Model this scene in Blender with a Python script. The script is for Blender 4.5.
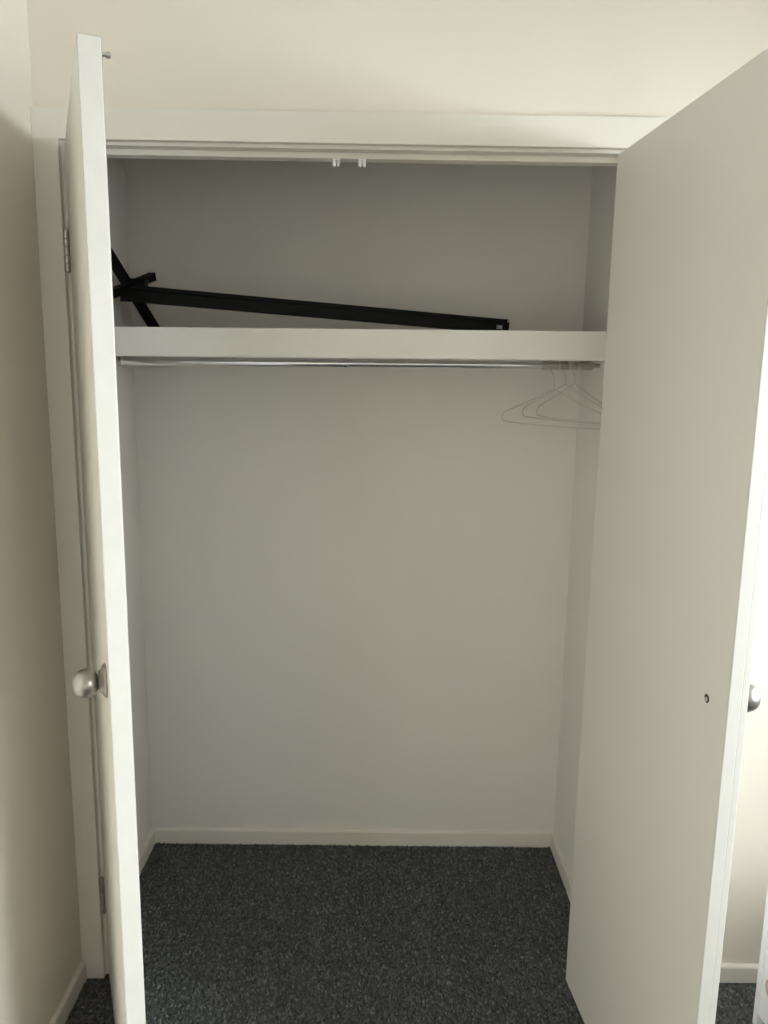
import bpy, bmesh, math, random
import numpy as np
from mathutils import Vector, Matrix
random.seed(4)
for o in list(bpy.data.objects): bpy.data.objects.remove(o)
S = bpy.context.scene
C = S.collection

# ------------------------------------------------------------------ camera
CAM = Vector((0.6896, -1.7283, 1.5306))
yaw, pitch, roll, fpx = 0.0072, -0.17344, 0.01473, 762.9
fw = Vector((math.sin(yaw)*math.cos(pitch), math.cos(yaw)*math.cos(pitch), math.sin(pitch)))
rt = Vector((math.cos(yaw), -math.sin(yaw), 0)); up = rt.cross(fw)
r2 = rt*math.cos(roll)+up*math.sin(roll); u2 = -rt*math.sin(roll)+up*math.cos(roll)
cd = bpy.data.cameras.new('camera'); cam = bpy.data.objects.new('camera', cd); C.objects.link(cam)
cam.matrix_world = Matrix(((r2.x, u2.x, -fw.x, CAM.x), (r2.y, u2.y, -fw.y, CAM.y), (r2.z, u2.z, -fw.z, CAM.z), (0, 0, 0, 1)))
cd.sensor_fit = 'VERTICAL'; cd.sensor_height = 36; cd.lens = fpx/1024*36; cd.clip_start = 0.02
S.camera = cam

# ------------------------------------------------------------------ world and light
w = bpy.data.worlds.new('sky'); S.world = w; w.use_nodes = True
w.node_tree.nodes['Background'].inputs[0].default_value = (0.72, 0.86, 1.0, 1)
w.node_tree.nodes['Background'].inputs[1].default_value = 1.0
WY0, WY1, WZ0, WZ1 = -3.12, -0.16, 0.35, 1.98      # window opening in the right wall, out of the frame
YREAR = -3.4
XR = 2.45                                          # right wall of the bedroom
ld = bpy.data.lights.new('window_daylight', 'AREA'); ld.shape = 'RECTANGLE'
ld.size = 2.2; ld.size_y = 3.5; ld.energy = 890; ld.color = (0.895, 0.94, 1.0)
lo = bpy.data.objects.new('window_daylight', ld); C.objects.link(lo)
lo.location = (XR+.75, (WY0+WY1)/2, 2.15); lo.rotation_euler = (0, math.radians(58), 0)

vs = S.view_settings
vs.view_transform = 'Standard'; vs.look = 'None'; vs.gamma = 1; vs.use_curve_mapping = False
vs.exposure = 0.0

# ------------------------------------------------------------------ materials
def mat(name, col, rough=.5, metal=0., bump=None, var=None, spec=.5):
    """plain procedural paint / metal: colour with a faint noise variation and fine relief"""
    m = bpy.data.materials.new(name); m.use_nodes = True; nt = m.node_tree; N = nt.nodes; L = nt.links
    b = N['Principled BSDF']
    b.inputs['Base Color'].default_value = (*col, 1); b.inputs['Roughness'].default_value = rough
    b.inputs['Metallic'].default_value = metal; b.inputs['Specular IOR Level'].default_value = spec
    tc = N.new('ShaderNodeTexCoord')
    if var:
        sc, amt = var
        n = N.new('ShaderNodeTexNoise'); n.inputs['Scale'].default_value = sc; n.inputs['Detail'].default_value = 4
        L.new(tc.outputs['Object'], n.inputs['Vector'])
        r = N.new('ShaderNodeValToRGB')
        r.color_ramp.elements[0].position = .3; r.color_ramp.elements[1].position = .7
        r.color_ramp.elements[0].color = (*[c*(1-amt) for c in col], 1); r.color_ramp.elements[1].color = (*[min(1, c*(1+amt)) for c in col], 1)
        L.new(n.outputs['Fac'], r.inputs[0]); L.new(r.outputs[0], b.inputs['Base Color'])
    if bump:
        sc, st, dist = bump
        n = N.new('ShaderNodeTexNoise'); n.inputs['Scale'].default_value = sc; n.inputs['Detail'].default_value = 3
        L.new(tc.outputs['Object'], n.inputs['Vector'])
        bp = N.new('ShaderNodeBump'); bp.inputs['Strength'].default_value = st; bp.inputs['Distance'].default_value = dist
        L.new(n.outputs['Fac'], bp.inputs['Height']); L.new(bp.outputs[0], b.inputs['Normal'])
    return m
M = {}
M['wall'] = mat('wall_paint', (.735, .675, .585), .75, bump=(220, .12, .001), var=(2.5, .012))
M['closet'] = mat('closet_paint', (.785, .75, .69), .75, bump=(220, .12, .001), var=(3, .015))
M['ceil'] = mat('ceiling_paint', (.85, .84, .81), .85, bump=(150, .1, .001), var=(2, .01))
M['trim'] = mat('trim_enamel', (.74, .695, .62), .45, bump=(90, .06, .0008), var=(5, .012))
M['door'] = mat('door_enamel', (.645, .61, .55), .45, bump=(120, .08, .0008), var=(3, .012))
M['edge'] = mat('door_enamel_dimmed', (.515, .49, .445), .45, bump=(60, .18, .001), var=(30, .02))  # door enamel made darker to offset the strong window light on the edges
M['shelf'] = mat('shelf_enamel', (.78, .745, .68), .45, bump=(90, .06, .0008), var=(5, .012))
M['board'] = mat('dimming_brown', (.24, .165, .10), .85, bump=(160, .3, .001), var=(120, .2))  # brown made up for the unseen shelf top, to darken the upper compartment
M['ceil_dim'] = mat('dimming_ceiling_brown', (.33, .27, .20), .9, bump=(90, .1, .001), var=(4, .05))  # dark tone chosen so the unseen closet ceiling returns less light
M['chrome'] = mat('chrome', (.75, .76, .77), .16, 1., var=(60, .03))
M['steel'] = mat('hinge_steel', (.50, .48, .44), .38, 1., var=(90, .08))
M['nickel'] = mat('brushed_nickel', (.34, .318, .288), .36, 1., var=(70, .06))
M['dark'] = mat('dark_hole', (.03, .028, .025), .8, var=(80, .2))
M['black'] = mat('black_metal', (.0025, .0025, .0025), .5, 0., bump=(300, .08, .0005), var=(40, .2), spec=.15)
M['cap'] = mat('grey_plastic_cap', (.34, .32, .29), .5, var=(60, .1))
M['plastic'] = mat('white_plastic', (.86, .86, .84), .3, var=(60, .02))
M['wire'] = mat('hanger_wire', (.62, .60, .55), .35, .25, var=(120, .06))
M['unit'] = mat('white_laminate', (.86, .86, .88), .35, var=(20, .01))
M['tan'] = mat('tan_wicker', (.52, .40, .28), .7, bump=(120, .5, .002), var=(60, .15))
M['grey'] = mat('grey_fabric', (.22, .23, .24), .9, bump=(200, .4, .001), var=(80, .2))
M['stone'] = mat('outdoor_ground', (.35, .36, .32), .9, var=(4, .2))

def glass_mat():
    m = bpy.data.materials.new('window_glass'); m.use_nodes = True; nt = m.node_tree; N = nt.nodes; L = nt.links
    N.remove(N['Principled BSDF'])
    t = N.new('ShaderNodeBsdfTransparent'); t.inputs[0].default_value = (.96, .98, .97, 1)
    g = N.new('ShaderNodeBsdfGlossy'); g.inputs['Roughness'].default_value = .02
    f = N.new('ShaderNodeFresnel'); f.inputs[0].default_value = 1.45
    mx = N.new('ShaderNodeMixShader'); L.new(f.outputs[0], mx.inputs[0]); L.new(t.outputs[0], mx.inputs[1]); L.new(g.outputs[0], mx.inputs[2])
    L.new(mx.outputs[0], N['Material Output'].inputs[0]); return m
M['glass'] = glass_mat()

def carpet_mat(name, attr):
    m = bpy.data.materials.new(name); m.use_nodes = True; nt = m.node_tree; N = nt.nodes; L = nt.links
    b = N['Principled BSDF']; b.inputs['Roughness'].default_value = .95; b.inputs['Specular IOR Level'].default_value = .15
    tc = N.new('ShaderNodeTexCoord')
    if attr:
        a = N.new('ShaderNodeAttribute'); a.attribute_name = 'tint'; fac = a.outputs['Fac']
    else:
        v = N.new('ShaderNodeTexVoronoi'); v.inputs['Scale'].default_value = 150
        L.new(tc.outputs['Object'], v.inputs['Vector'])
        sp = N.new('ShaderNodeSeparateColor'); L.new(v.outputs['Color'], sp.inputs[0]); fac = sp.outputs[0]
        bp = N.new('ShaderNodeBump'); bp.inputs['Strength'].default_value = .8; bp.inputs['Distance'].default_value = .004; bp.invert = True
        L.new(v.outputs['Distance'], bp.inputs['Height']); L.new(bp.outputs[0], b.inputs['Normal'])
    r = N.new('ShaderNodeValToRGB'); e = r.color_ramp.elements
    e[0].position = 0; e[0].color = (.058, .060, .058, 1)
    e[1].position = 1; e[1].color = (.25, .255, .245, 1)
    k = e.new(.45); k.color = (.105, .108, .105, 1)
    k = e.new(.8); k.color = (.165, .17, .164, 1)
    L.new(fac, r.inputs[0])
    if attr: L.new(r.outputs[0], b.inputs['Base Color'])
    else:      # the flat ground weave between and beyond the tufts
        mx = N.new('ShaderNodeMix'); mx.data_type = 'RGBA'; mx.blend_type = 'MULTIPLY'; mx.inputs['Factor'].default_value = 1
        mx.inputs[7].default_value = (.62, .62, .62, 1); L.new(r.outputs[0], mx.inputs[6]); L.new(mx.outputs[2], b.inputs['Base Color'])
    return m
M['carpet'] = carpet_mat('charcoal_carpet', False)
M['tuft'] = carpet_mat('charcoal_carpet_tufts', True)

# ------------------------------------------------------------------ mesh helpers
def link(name, bm, m, parent=None, smooth=False):
    me = bpy.data.meshes.new(name); bmesh.ops.recalc_face_normals(bm, faces=bm.faces); bm.to_mesh(me); bm.free()
    me.materials.append(m)
    o = bpy.data.objects.new(name, me); C.objects.link(o); o.parent = parent
    if smooth:
        me.shade_smooth()
        try: me.set_sharp_from_angle(angle=math.radians(40))
        except Exception: pass
    return o
def tag(o, label, cat, group=None, kind=None):
    o['label'] = label; o['category'] = cat
    if group: o['group'] = group
    if kind: o['kind'] = kind
    return o
def empty(name, loc, rz=0.):
    o = bpy.data.objects.new(name, None); C.objects.link(o); o.location = loc; o.rotation_euler = (0, 0, rz)
    o.empty_display_size = .05; return o
def box(bm, x0, x1, y0, y1, z0, z1, bev=0.):
    g = bmesh.ops.create_cube(bm, size=1)['verts']
    for v in g: v.co = Vector(((x0+x1)/2+v.co.x*(x1-x0), (y0+y1)/2+v.co.y*(y1-y0), (z0+z1)/2+v.co.z*(z1-z0)))
    if bev:
        es = {e for v in g for e in v.link_edges}
        bmesh.ops.bevel(bm, geom=list(es), offset=bev, segments=2, affect='EDGES', profile=.5)
    return bm
def bx(*a, bev=0.): return box(bmesh.new(), *a, bev=bev)
def frame_of(d):
    d = d.normalized(); a = Vector((0, 0, 1)) if abs(d.z) < .95 else Vector((0, 1, 0))
    u = d.cross(a).normalized(); v = u.cross(d).normalized(); return u, v
def beam(bm, a, b, wu, wv, bev=.0015):
    """a rectangular bar from a to b; wv is its upright size"""
    a = Vector(a); b = Vector(b); d = b-a; u, v = frame_of(d); n = bmesh.ops.create_cube(bm, size=1)['verts']
    for q in n: q.co = (a+b)/2 + d*q.co.x + u*(q.co.y*wu) + v*(q.co.z*wv)
    if bev:
        es = {e for q in n for e in q.link_edges}
        bmesh.ops.bevel(bm, geom=list(es), offset=bev, segments=1, affect='EDGES')
    return bm
def lathe(bm, prof, axis, org, seg=28):
    """prof: (radius, distance along axis)"""
    axis = Vector(axis).normalized(); org = Vector(org); u, v = frame_of(axis); rings = []
    for r, h in prof:
        if r < 1e-6: rings.append([bm.verts.new(org+axis*h)])
        else: rings.append([bm.verts.new(org+axis*h+(u*math.cos(t)+v*math.sin(t))*r) for t in [2*math.pi*i/seg for i in range(seg)]])
    for A, B in zip(rings, rings[1:]):
        for i in range(seg):
            j = (i+1) % seg
            if len(A) == 1 and len(B) == 1: continue
            if len(A) == 1: bm.faces.new((A[0], B[i], B[j]))
            elif len(B) == 1: bm.faces.new((A[i], B[0], A[j]))
            else: bm.faces.new((A[i], B[i], B[j], A[j]))
    return bm
def tube(bm, pts, r, seg=8):
    pts = [Vector(p) for p in pts]; rings = []; pu = None
    for i, p in enumerate(pts):
        d = (pts[min(i+1, len(pts)-1)]-pts[max(i-1, 0)]).normalized()
        if pu is None: pu, _ = frame_of(d)
        u = (pu-d*pu.dot(d)).normalized(); v = d.cross(u); pu = u
        rings.append([bm.verts.new(p+(u*math.cos(t)+v*math.sin(t))*r) for t in [2*math.pi*k/seg for k in range(seg)]])
    for A, B in zip(rings, rings[1:]):
        for k in range(seg): bm.faces.new((A[k], A[(k+1) % seg], B[(k+1) % seg], B[k]))
    bm.faces.new(rings[0][::-1]); bm.faces.new(rings[-1]); return bm

# ------------------------------------------------------------------ dimensions
W, H = 1.234, 2.020          # casing to casing
XL = -0.0545                 # bedroom left wall
YW, TW = 0.016, 0.100        # face and thickness of the wall that holds the closet
CL, CR, CB = -0.047, 1.287, 0.588   # closet side walls and back wall
CEIL = 2.42
G = 0.0135
def struct(name, bm, m, label, cat, parent=None):
    o = link(name, bm, m, parent); 
    if parent is None: tag(o, label, cat, kind='structure')
    return o

# floor and ceiling
struct('floor', bx(XL-.1, XR+.1, YREAR-.1, CB+.1, -.10, 0), M['carpet'], 'charcoal flecked carpet floor running into the closet', 'floor')
struct('ceiling_closet_dimmer', bx(CL-.06, CR+.06, YW+TW, CB+.06, CEIL-.012, CEIL), M['ceil_dim'], 'added dark ceiling panel dimming the closet top', 'ceiling')  # added out-of-view panel, dark to cut bounce light above the shelf
struct('ceiling', bx(XL-.1, XR+.1, YREAR-.1, CB+.1, CEIL, CEIL+.08), M['ceil'], 'plain white ceiling above the closet wall', 'ceiling')
# bedroom walls
bm = bmesh.new()
box(bm, XL-.1, -.010, YW, YW+TW, 0, CEIL); box(bm, W+.010, XR+.1, YW, YW+TW, 0, CEIL); box(bm, -.010, W+.010, YW, YW+TW, H+.012, CEIL)
struct('wall_front', bm, M['wall'], 'cream painted wall around the closet opening', 'wall')
struct('wall_left', bx(XL-.1, XL, YREAR, YW, 0, CEIL), M['wall'], 'cream bedroom wall left of the closet', 'wall')
bm = bmesh.new()
box(bm, XR, XR+.12, YREAR, WY0, 0, CEIL); box(bm, XR, XR+.12, WY1, YW, 0, CEIL)
box(bm, XR, XR+.12, WY0, WY1, 0, WZ0); box(bm, XR, XR+.12, WY0, WY1, WZ1, CEIL)
struct('wall_right', bm, M['wall'], 'cream bedroom wall with the window, right of the closet', 'wall')
struct('wall_rear', bx(XL-.1, XR+.1, YREAR-.12, YREAR, 0, CEIL), M['wall'], 'cream bedroom wall opposite the closet', 'wall')
# closet walls
struct('wall_closet_back', bx(CL-.06, CR+.06, CB, CB+.06, 0, CEIL), M['closet'], 'plain back wall inside the closet', 'wall')
struct('wall_closet_left', bx(CL-.06, CL, YW+TW, CB, 0, CEIL), M['closet'], 'plain left side wall inside the closet', 'wall')
struct('wall_closet_right', bx(CR, CR+.06, YW+TW, CB, 0, CEIL), M['closet'], 'plain right side wall inside the closet', 'wall')

# window in the right wall (source of the daylight)
wn = tag(empty('window_1', (XR, (WY0+WY1)/2, WZ0)), 'white framed bedroom window in the right wall', 'window', kind='structure')
wh, ww = WZ1-WZ0, WY1-WY0
bm = bmesh.new()
for a in (-1, 1): box(bm, .03, .10, a*ww/2-.02-a*.02, a*ww/2+.02-a*.02, 0, wh)
box(bm, .03, .10, -ww/2, ww/2, 0, .05); box(bm, .03, .10, -ww/2, ww/2, wh-.05, wh)
link('window_frame', bm, M['trim'], wn)
cuts = [-ww/2+.04, -ww/2+.80, ww/2-.98, ww/2-.04]
for c in cuts[1:3]: link('mullion', bx(.035, .095, c-.03, c+.03, .05, wh-.05, bev=.003), M['trim'], wn)
for c0, c1 in zip(cuts, cuts[1:]): link('pane', bx(.062, .067, c0, c1, .05, wh-.05), M['glass'], wn)
link('window_sill', bx(-.03, .03, -ww/2-.04, ww/2+.04, -.025, 0, bev=.004), M['trim'], wn)

# baseboards
def baseboard(name, a, b, n, label, h=.053, t=.011):
    """board from a to b (xy) standing off the wall along n, with an eased top"""
    a = Vector((*a, 0)); b = Vector((*b, 0)); n = Vector((*n, 0)); bm = bmesh.new()
    prof = [(0, 0), (t, 0), (t, h-.005), (t-.002, h-.0015), (t-.005, h), (0, h)]
    A = [bm.verts.new(a+n*p+Vector((0, 0, z))) for p, z in prof]; B = [bm.verts.new(b+n*p+Vector((0, 0, z))) for p, z in prof]
    for i in range(len(prof)):
        j = (i+1) % len(prof); bm.faces.new((A[i], A[j], B[j], B[i]))
    bm.faces.new(A); bm.faces.new(B[::-1])
    return struct(name, bm, M['trim'], label, 'baseboard')
baseboard('baseboard_closet_back', (CL, CB), (CR, CB), (0, -1), 'low white baseboard along the closet back wall')
baseboard('baseboard_closet_left', (CL, YW+TW), (CL, CB-.011), (1, 0), 'low white baseboard along the closet left side')
baseboard('baseboard_closet_right', (CR, YW+TW), (CR, CB-.011), (-1, 0), 'low white baseboard along the closet right side')
baseboard('baseboard_left', (XL, YREAR), (XL, -.001), (1, 0), 'low white baseboard on the wall left of the closet')
baseboard('baseboard_front', (W+.064, YW), (XR, YW), (0, -1), 'low white baseboard right of the open closet door', h=.047)
baseboard('baseboard_right', (XR, YREAR), (XR, YW-.012), (-1, 0), 'low white baseboard under the bedroom window')
baseboard('baseboard_rear', (XL+.012, YREAR), (XR-.012, YREAR), (0, 1), 'low white baseboard on the wall opposite the closet')

# casing (architrave), jamb lining and door stop
CW = .062
struct('trim_1', bx(XL+.0005, 0, 0, YW, 0, H, bev=.0006), M['trim'], 'white upright casing left of the closet opening', 'trim')
struct('trim_2', bx(W, W+CW, 0, YW, 0, H, bev=.0006), M['trim'], 'white upright casing behind the right closet door', 'trim')
struct('trim_3', bx(XL+.0005, W+CW, 0, YW, H, H+CW, bev=.0006), M['trim'], 'white head casing across the top of the closet opening', 'trim')
JR, JH = .011, .007
tj = tag(empty('trim_4', (0, YW, 0)), 'white jamb lining and stop framing the closet opening', 'trim', kind='structure')
def part(name, bm, m, parent, smooth=False):
    """bm in world coordinates, parented under an unrotated or rotated empty"""
    inv = (Matrix.Translation(parent.location) @ Matrix.Rotation(parent.rotation_euler.z, 4, 'Z')).inverted()
    bm.transform(inv); return link(name, bm, m, parent, smooth)
part('jamb', bx(-.010, JR, YW, YW+TW, 0, H-JH), M['trim'], tj)
part('jamb', bx(W-JR, W+.010, YW, YW+TW, 0, H-JH), M['trim'], tj)
part('head_jamb', bx(-.010, W+.010, YW, YW+TW, H-JH, H+.012), M['trim'], tj)
part('stop', bx(JR, JR+.012, .042, .071, 0, H-JH, bev=.001), M['trim'], tj)
part('stop', bx(W-JR-.012, W-JR, .042, .071, 0, H-JH, bev=.001), M['trim'], tj)
part('head_stop', bx(JR+.012, W-JR-.012, .042, .071, H-JH-.012, H-JH, bev=.001), M['trim'], tj)

# ------------------------------------------------------------------ doors
DW, DT = .601, .0335
ZT = H-.015; ZB = ZT-1.992
def hinge_bm(x, y, z0, z1):
    bm = bmesh.new(); n = 5; h = (z1-z0)/n
    for k in range(n):
        lathe(bm, [(0, 0), (.0062, 0), (.0068, .001), (.0068, h-.0020), (.0062, h-.0008), (0, h-.0008)], (0, 0, 1), (x, y, z0+k*h), 14)
    lathe(bm, [(0, 0), (.004, 0), (.0045, .002), (0, .004)], (0, 0, 1), (x, y, z1), 12)
    return bm
KNOB = [(.0, .0), (.029, .0), (.0295, .0025), (.0275, .0045), (.0215, .008), (.0185, .011), (.0172, .0125), (.0125, .0128), (.0115, .0140),
        (.0155, .0155), (.0200, .0185), (.0230, .0230), (.0243, .0285), (.0244, .0345), (.0230, .0415), (.0198, .0475), (.0145, .0520), (.0080, .0542), (.0, .0548)]
def door(name, hx, side, ang, label):
    """local frame: hinge at origin, slab along +x*side, room face y=0, closet face y=+DT; side=1 left door, -1 right door"""
    e = empty(name, (hx, 0, 0), -ang if side > 0 else ang)
    tag(e, label, 'door', kind='structure')
    def lx(a, b): return (min(a*side, b*side), max(a*side, b*side))
    link('door_slab', bx(*lx(0, DW-.003), 0, DT, ZB, ZT, bev=.0008), M['door'], e)
    if side > 0:
        link('edge_lipping', bx(*lx(DW-.003, DW), 0, DT, ZB, ZT, bev=.0022), M['edge'], e)
    else:   # lipping planed in two strips, a fine seam between them
        link('edge_lipping', bx(*lx(DW-.003, DW), DT*.36, DT, ZB, ZT, bev=.0012), M['edge'], e)
        link('edge_lipping', bx(*lx(DW-.003, DW-.0012), 0, DT*.36, ZB, ZT, bev=.0012), M['edge'], e)
    zk, xk = 1.016, (DW-.063)*side
    kn = [p for p in KNOB]
    k = link('knob', lathe(bmesh.new(), kn[8:], (0, -1, 0), (xk, 0, zk), 36), M['nickel'], e, True)
    link('rosette', lathe(bmesh.new(), kn[:9], (0, -1, 0), (xk, 0, zk), 36), M['nickel'], k, True)
    sc = link('spindle_hole', lathe(bmesh.new(), [(.0, .0008), (.0066, .0008), (.0074, .0004), (.0074, -.004), (0, -.004)], (0, 1, 0), (xk, DT, zk), 20), M['dark'], e)
    link('screw', lathe(bmesh.new(), [(0, .0022), (.0034, .0018), (.0044, .0008), (.0044, -.001)], (0, 1, 0), (xk+.001, DT, zk-.0018), 14), M['steel'], sc, True)
    # strike pin near the top free corner, on the closet face
    bm = lathe(bmesh.new(), [(0, 0), (.0075, 0), (.0075, .0015), (.0028, .002), (.0026, .007), (.0046, .0075), (.0046, .0115), (.003, .0130), (0, .0135)], (0, 1, 0), ((DW-.020)*side, DT, ZT-.016), 16)
    link('strike_pin', bm, M['steel'], e, True)
    for z0, z1 in ((1.748, 1.836), (.189, .287)):
        h = link('hinge', hinge_bm(-.0035*side, -.0060, z0, z1), M['steel'], e, True)
        link('hinge_leaf', bx(*lx(-.0008, .0002), .0005, .026, z0, z1), M['steel'], h)
    return e
TH_R, TH_L = math.radians(95.39), math.radians(66.38)
door('door_1', G, 1, TH_L, 'left closet door standing open, seen almost edge-on with its knob')
door('door_2', W-G, -1, TH_R, 'right closet door swung wide open, showing its flat inner face')

# roller catches under the head stop
for i, x in enumerate((.5865, .6435)):
    c = tag(empty('roller_catch', (x, .052, H-JH-.012)), ('left' if i == 0 else 'right')+' one of two white roller catches under the closet head', 'catch', 'roller catches under the closet head')
    link('catch_plate', bx(-.009, .009, -.010, .012, -.002, 0, bev=.0006), M['plastic'], c)
    for s in (-1, 1):
        link('roller', lathe(bmesh.new(), [(0, -.002), (.0036, -.002), (.0038, -.011), (.003, -.0135), (.0012, -.0150), (0, -.0152)], (0, 0, 1), (s*.0046, -.003, 0), 16), M['plastic'], c, True)

# ------------------------------------------------------------------ shelf, rod
SL = .0050                     # the shelf sags a touch to the left
SZ = 1.6475                    # top of the shelf at x = 0
def slope(bm):
    for v in bm.verts: v.co.z += v.co.x*SL
    return bm
SY = .235
sh = tag(empty('closet_shelf', ((CL+CR)/2, SY, SZ)), 'white deep-fronted shelf fixed across the upper closet', 'shelf')
part('shelf_board', slope(bx(CL+.001, CR-.001, SY+.018, CB-.001, SZ-.018, SZ)), M['shelf'], sh)
tb = sh.children[0].data; tb.materials.append(M['board'])      # unseen upper face, coloured brown to dim the space above
for f in tb.polygons:
    if f.normal.z > .9: f.material_index = 1
part('front_fascia', slope(bx(CL+.001, CR-.001, SY, SY+.018, SZ-.071, SZ+.001, bev=.0012)), M['shelf'], sh)
part('cleat', slope(bx(CL+.001, CL+.019, SY+.020, CB-.001, SZ-.060, SZ-.019)), M['shelf'], sh)
part('cleat', slope(bx(CR-.019, CR-.001, SY+.020, CB-.001, SZ-.060, SZ-.019)), M['shelf'], sh)
RY, RZ = .385, 1.5665
def rz(x): return RZ+x*.0045
rod = tag(empty('hanging_rod', ((CL+CR)/2, RY, rz(.62))), 'chrome telescopic hanging rod beneath the closet shelf', 'rod')
def rodseg(x0, x1, r, name, m, taper=.0006):
    a = Vector((x0, RY, rz(x0))); b = Vector((x1, RY, rz(x1))); L = (b-a).length
    return part(name, lathe(bmesh.new(), [(0, 0), (r-taper, 0), (r, taper), (r, L-taper), (r-taper, L), (0, L)], b-a, a, 24), m, rod, True)
rodseg(CL+.004, .594, .0122, 'outer_tube', M['chrome'])
rodseg(.590, 1.14, .0108, 'inner_tube', M['chrome'])
rodseg(.588, .600, .0132, 'collar', M['chrome'])
rodseg(1.128, 1.160, .0122, 'collar', M['steel'])
rodseg(1.150, 1.258, .0112, 'end_tube', M['steel'])
def cup(x, d):
    part('end_plug', lathe(bmesh.new(), [(0, 0), (.005, 0), (.005, .018), (.0075, .0185), (.0105, .021), (.0123, .026), (.0125, .034), (.0112, .035)], (d, 0, 0), (x, RY, rz(x)), 28), M['steel'], rod, True)
cup(CL+.0005, 1); cup(CR-.0005, -1)

# ------------------------------------------------------------------ wire hangers on the rod
def hanger(hx, ang, label, tilt=0., drop=.0, hw=.205):
    """hook over the rod at hx; the back end of the hanger points to the left of the photo"""
    top = rz(hx)+.0122+.0018
    e = empty('wire_hanger', (hx, RY, top), ang)
    tag(e, label, 'hanger', 'wire coat hangers at the right end of the rod')
    R = .017; pts = []
    for k in range(0, 15):                                        # hook around the rod
        t = math.radians(-35+k*250/14); pts.append((0+R*math.cos(t), 0, -R+R*math.sin(t)+.0005))
    pts += [(-.0155, 0, -.026), (-.009, 0, -.034), (-.003, 0, -.041), (0, 0, -.052), (0, 0, -.064-drop)]
    m = M['wire']
    link('hook', tube(bmesh.new(), pts, .0014), m, e, True)
    za, zs = -.064-drop, -.139-drop
    P = [(0, 0, za), (-.010, 0, za-.003), (-.030, 0, za-.011), (-.10, 0, za-.037), (-hw+.02, 0, zs+.010), (-hw+.008, 0, zs+.004), (-hw, 0, zs-.006), (-hw+.001, 0, zs-.016), (-hw+.010, 0, zs-.022), (-hw+.03, 0, zs-.0235)]
    Q = [(-x, y, z) for x, y, z in P]
    tz = lambda ps: [(x, y, z+x*tilt) for x, y, z in ps]
    link('shoulder', tube(bmesh.new(), tz(P), .0014), m, e, True)
    link('shoulder', tube(bmesh.new(), tz(Q), .0014), m, e, True)
    link('trouser_bar', tube(bmesh.new(), tz([P[-1], (-.05, 0, zs-.025), (.05, 0, zs-.025), Q[-1]]), .0014), m, e, True)
    tw = bmesh.new()
    for k in range(4): lathe(tw, [(.0012, -.0016), (.0027, 0), (.0012, .0016)], (0, 0, 1), (0, 0, za+.003+k*.0035), 10)
    link('wire_twist', tw, m, e, True)
    return e
hanger(1.166, math.radians(-56.5), 'pale wire hanger reaching furthest left, its bar hanging lowest', drop=.014)
hanger(1.196, math.radians(-67.5), 'grey wire hanger in the middle of the three on the rod')
hanger(1.221, math.radians(-73), 'wire hanger nearest the end of the rod by the right door', drop=-.002)

# ------------------------------------------------------------------ black stand lying on the shelf
def sz(x): return SZ+x*SL
st = tag(empty('metal_stand', (.5, .40, sz(.5))), 'folded black metal stand with crossed feet lying on the closet shelf', 'stand')
A = Vector((.012, .335, 1.7430)); B = Vector((1.028, .400, 1.6688))
d = (B-A).normalized(); up_ = Vector((0, 0, 1))-d*d.z; up_.normalize()
part('lower_rail', beam(bmesh.new(), A-up_*.0085, B+up_*.0006+d*.006, .026, .029), M['black'], st)
part('upper_rail', beam(bmesh.new(), A+up_*.0130+d*.028, B+up_*.0175, .026, .011), M['black'], st)
part('end_cap', beam(bmesh.new(), B+up_*.0175, B+up_*.0175+d*.004, .020, .009), M['cap'], st)
part('end_foot', beam(bmesh.new(), B-d*.026+Vector((0, -.0145, .001)), B-d*.012+Vector((0, -.0145, .001)), .004, .010), M['cap'], st)
part('foot', beam(bmesh.new(), (-.0165, .300, 1.8500), (.0560, .474, 1.6570), .019, .019), M['black'], st)
part('foot', beam(bmesh.new(), (.008, .262, 1.7300), (.0470, .490, 1.8010), .020, .020), M['black'], st)
part('hub', beam(bmesh.new(), (.012, .385, 1.765), (.060, .388, 1.761), .040, .034, .003), M['black'], st)
part('gusset', beam(bmesh.new(), A-up_*.004+d*-.004, A+up_*.012+d*.05, .020, .018), M['black'], st)

# ------------------------------------------------------------------ white side unit at the right edge of the photograph
UX, UY, UH = 1.611, -.125, .366
un = tag(empty('side_unit', (UX+.2, UY-.17, .0055)), 'low white side unit standing on the carpet right of the open door', 'side table')
for px, py in ((UX, UY), (UX+.38, UY), (UX, UY-.33), (UX+.38, UY-.33)):
    part('post', bx(px, px+.018, py-.018, py, .0055, UH, bev=.0015), M['unit'], un)
part('side_panel', bx(UX+.004, UX+.012, UY-.312, UY-.018, .045, UH), M['unit'], un)
part('side_panel', bx(UX+.386, UX+.394, UY-.312, UY-.018, .045, UH), M['unit'], un)
part('back_panel', bx(UX+.018, UX+.38, UY-.012, UY-.004, .045, UH), M['unit'], un)
part('bottom_board', bx(UX+.012, UX+.386, UY-.330, UY-.012, .045, .060), M['unit'], un)
part('middle_shelf', bx(UX+.012, UX+.386, UY-.330, UY-.012, .195, .210), M['unit'], un)
part('top_board', bx(UX, UX+.398, UY-.348, UY, UH, UH+.016, bev=.002), M['unit'], un)
pad = part('oval_grip', lathe(bmesh.new(), [(0, .010), (.014, .009), (.021, .006), (.023, 0)], (-1, 0, 0), (UX+.004, UY-.062, .150), 28), M['tan'], un, True)
for v in pad.data.vertices: v.co.z = (v.co.z-.150)*1.1+.150
# folded cloth on top of the unit
bm = bx(UX+.012, UX+.30, UY-.30, UY-.006, UH+.016, UH+.040, bev=.009)
tag(link('folded_cloth', bm, M['grey'], None, True), 'dark grey folded cloth on top of the white side unit', 'cloth')

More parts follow.
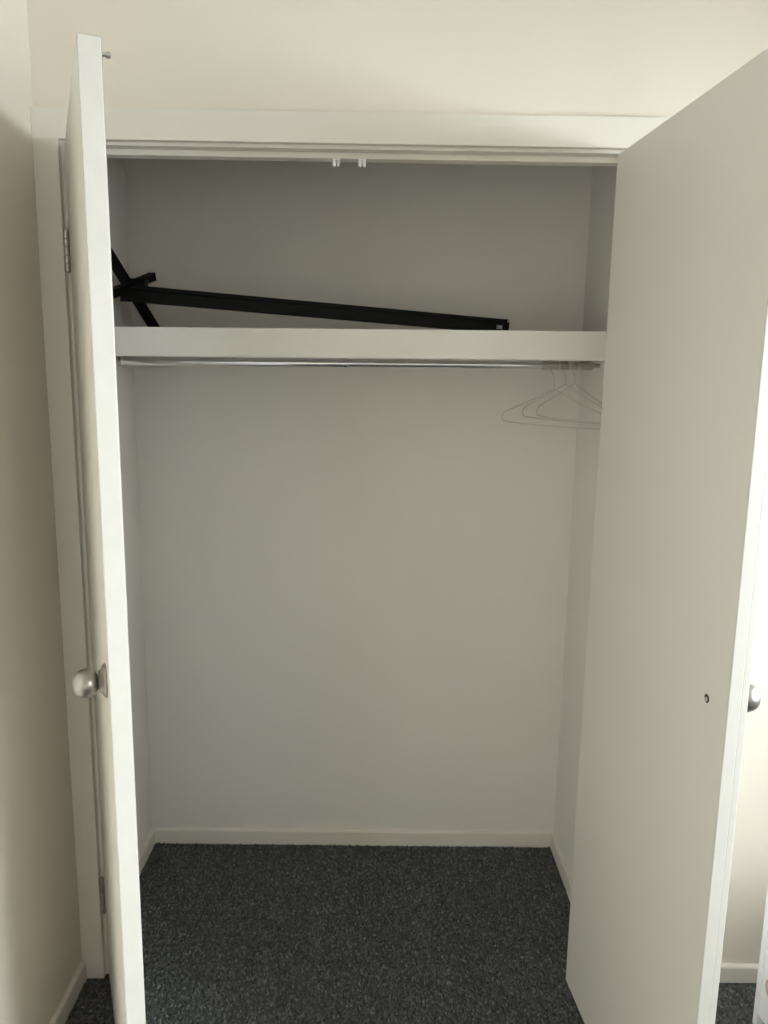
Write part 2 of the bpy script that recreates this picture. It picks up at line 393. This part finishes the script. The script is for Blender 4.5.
# ------------------------------------------------------------------ carpet tufts (pile) over the carpet in and before the closet
def tufts():
    rng = np.random.default_rng(5); s = .0072; P = []
    def grid(x0, x1, y0, y1):
        gx, gy = np.meshgrid(np.arange(x0+s/2, x1, s), np.arange(y0+s/2, y1, s))
        q = np.stack([gx.ravel(), gy.ravel()], 1); q += rng.uniform(-.42, .42, q.shape)*s
        q[:, 0] = q[:, 0].clip(x0+.003, x1-.003); q[:, 1] = q[:, 1].clip(y0+.003, y1-.003); return q
    P = np.concatenate([grid(CL+.011, CR-.011, YW+TW, CB-.011), grid(JR+.012, W-JR-.012, -.002, YW+TW), grid(XL+.011, XR-.011, -1.25, -.002)])
    n = len(P); K = 5; ang = np.linspace(0, 2*np.pi, K, endpoint=False)
    rot = np.pi/2+rng.normal(0, .45, n); rad = rng.uniform(.0040, .0062, n); el = rng.uniform(.45, .8, n); h = rng.uniform(.0028, .0062, n)
    lean = rng.normal(0, .0014, (n, 2))
    V = np.zeros((n, 2*K+1, 3))
    for ring, (rr, zz) in enumerate(((1., -.0005), (.72, .72))):
        cx = np.cos(ang)[None]*rad[:, None]*rr; cy = np.sin(ang)[None]*(rad*el)[:, None]*rr
        x = cx*np.cos(rot)[:, None]-cy*np.sin(rot)[:, None]; y = cx*np.sin(rot)[:, None]+cy*np.cos(rot)[:, None]
        V[:, ring*K:(ring+1)*K, 0] = P[:, :1]+x+(lean[:, :1] if ring else 0); V[:, ring*K:(ring+1)*K, 1] = P[:, 1:]+y+(lean[:, 1:] if ring else 0)
        V[:, ring*K:(ring+1)*K, 2] = (h*zz)[:, None] if ring else -.0008
    V[:, -1, :2] = P+lean*1.3; V[:, -1, 2] = h
    F = []
    for k in range(K):
        j = (k+1) % K; F += [(k, j, K+j), (k, K+j, K+k), (K+k, K+j, 2*K)]
    F = np.array(F); T = (F[None]+(np.arange(n)*(2*K+1))[:, None, None]).reshape(-1, 3)
    me = bpy.data.meshes.new('carpet_pile'); nv = n*(2*K+1); nf = len(T)
    me.vertices.add(nv); me.vertices.foreach_set('co', V.reshape(-1).astype(np.float32))
    me.loops.add(nf*3); me.loops.foreach_set('vertex_index', T.reshape(-1).astype(np.int32))
    me.polygons.add(nf); me.polygons.foreach_set('loop_start', np.arange(0, nf*3, 3, dtype=np.int32))
    me.update(calc_edges=True); me.shade_smooth()
    a = me.attributes.new('tint', 'FLOAT', 'POINT')
    t = rng.beta(1.5, 2.4, n); a.data.foreach_set('value', np.repeat(t, 2*K+1).astype(np.float32))
    me.materials.append(M['tuft'])
    o = bpy.data.objects.new('carpet_pile', me); C.objects.link(o)
    tag(o, 'charcoal and grey flecked loop pile of the carpet', 'carpet', kind='stuff')
tufts()
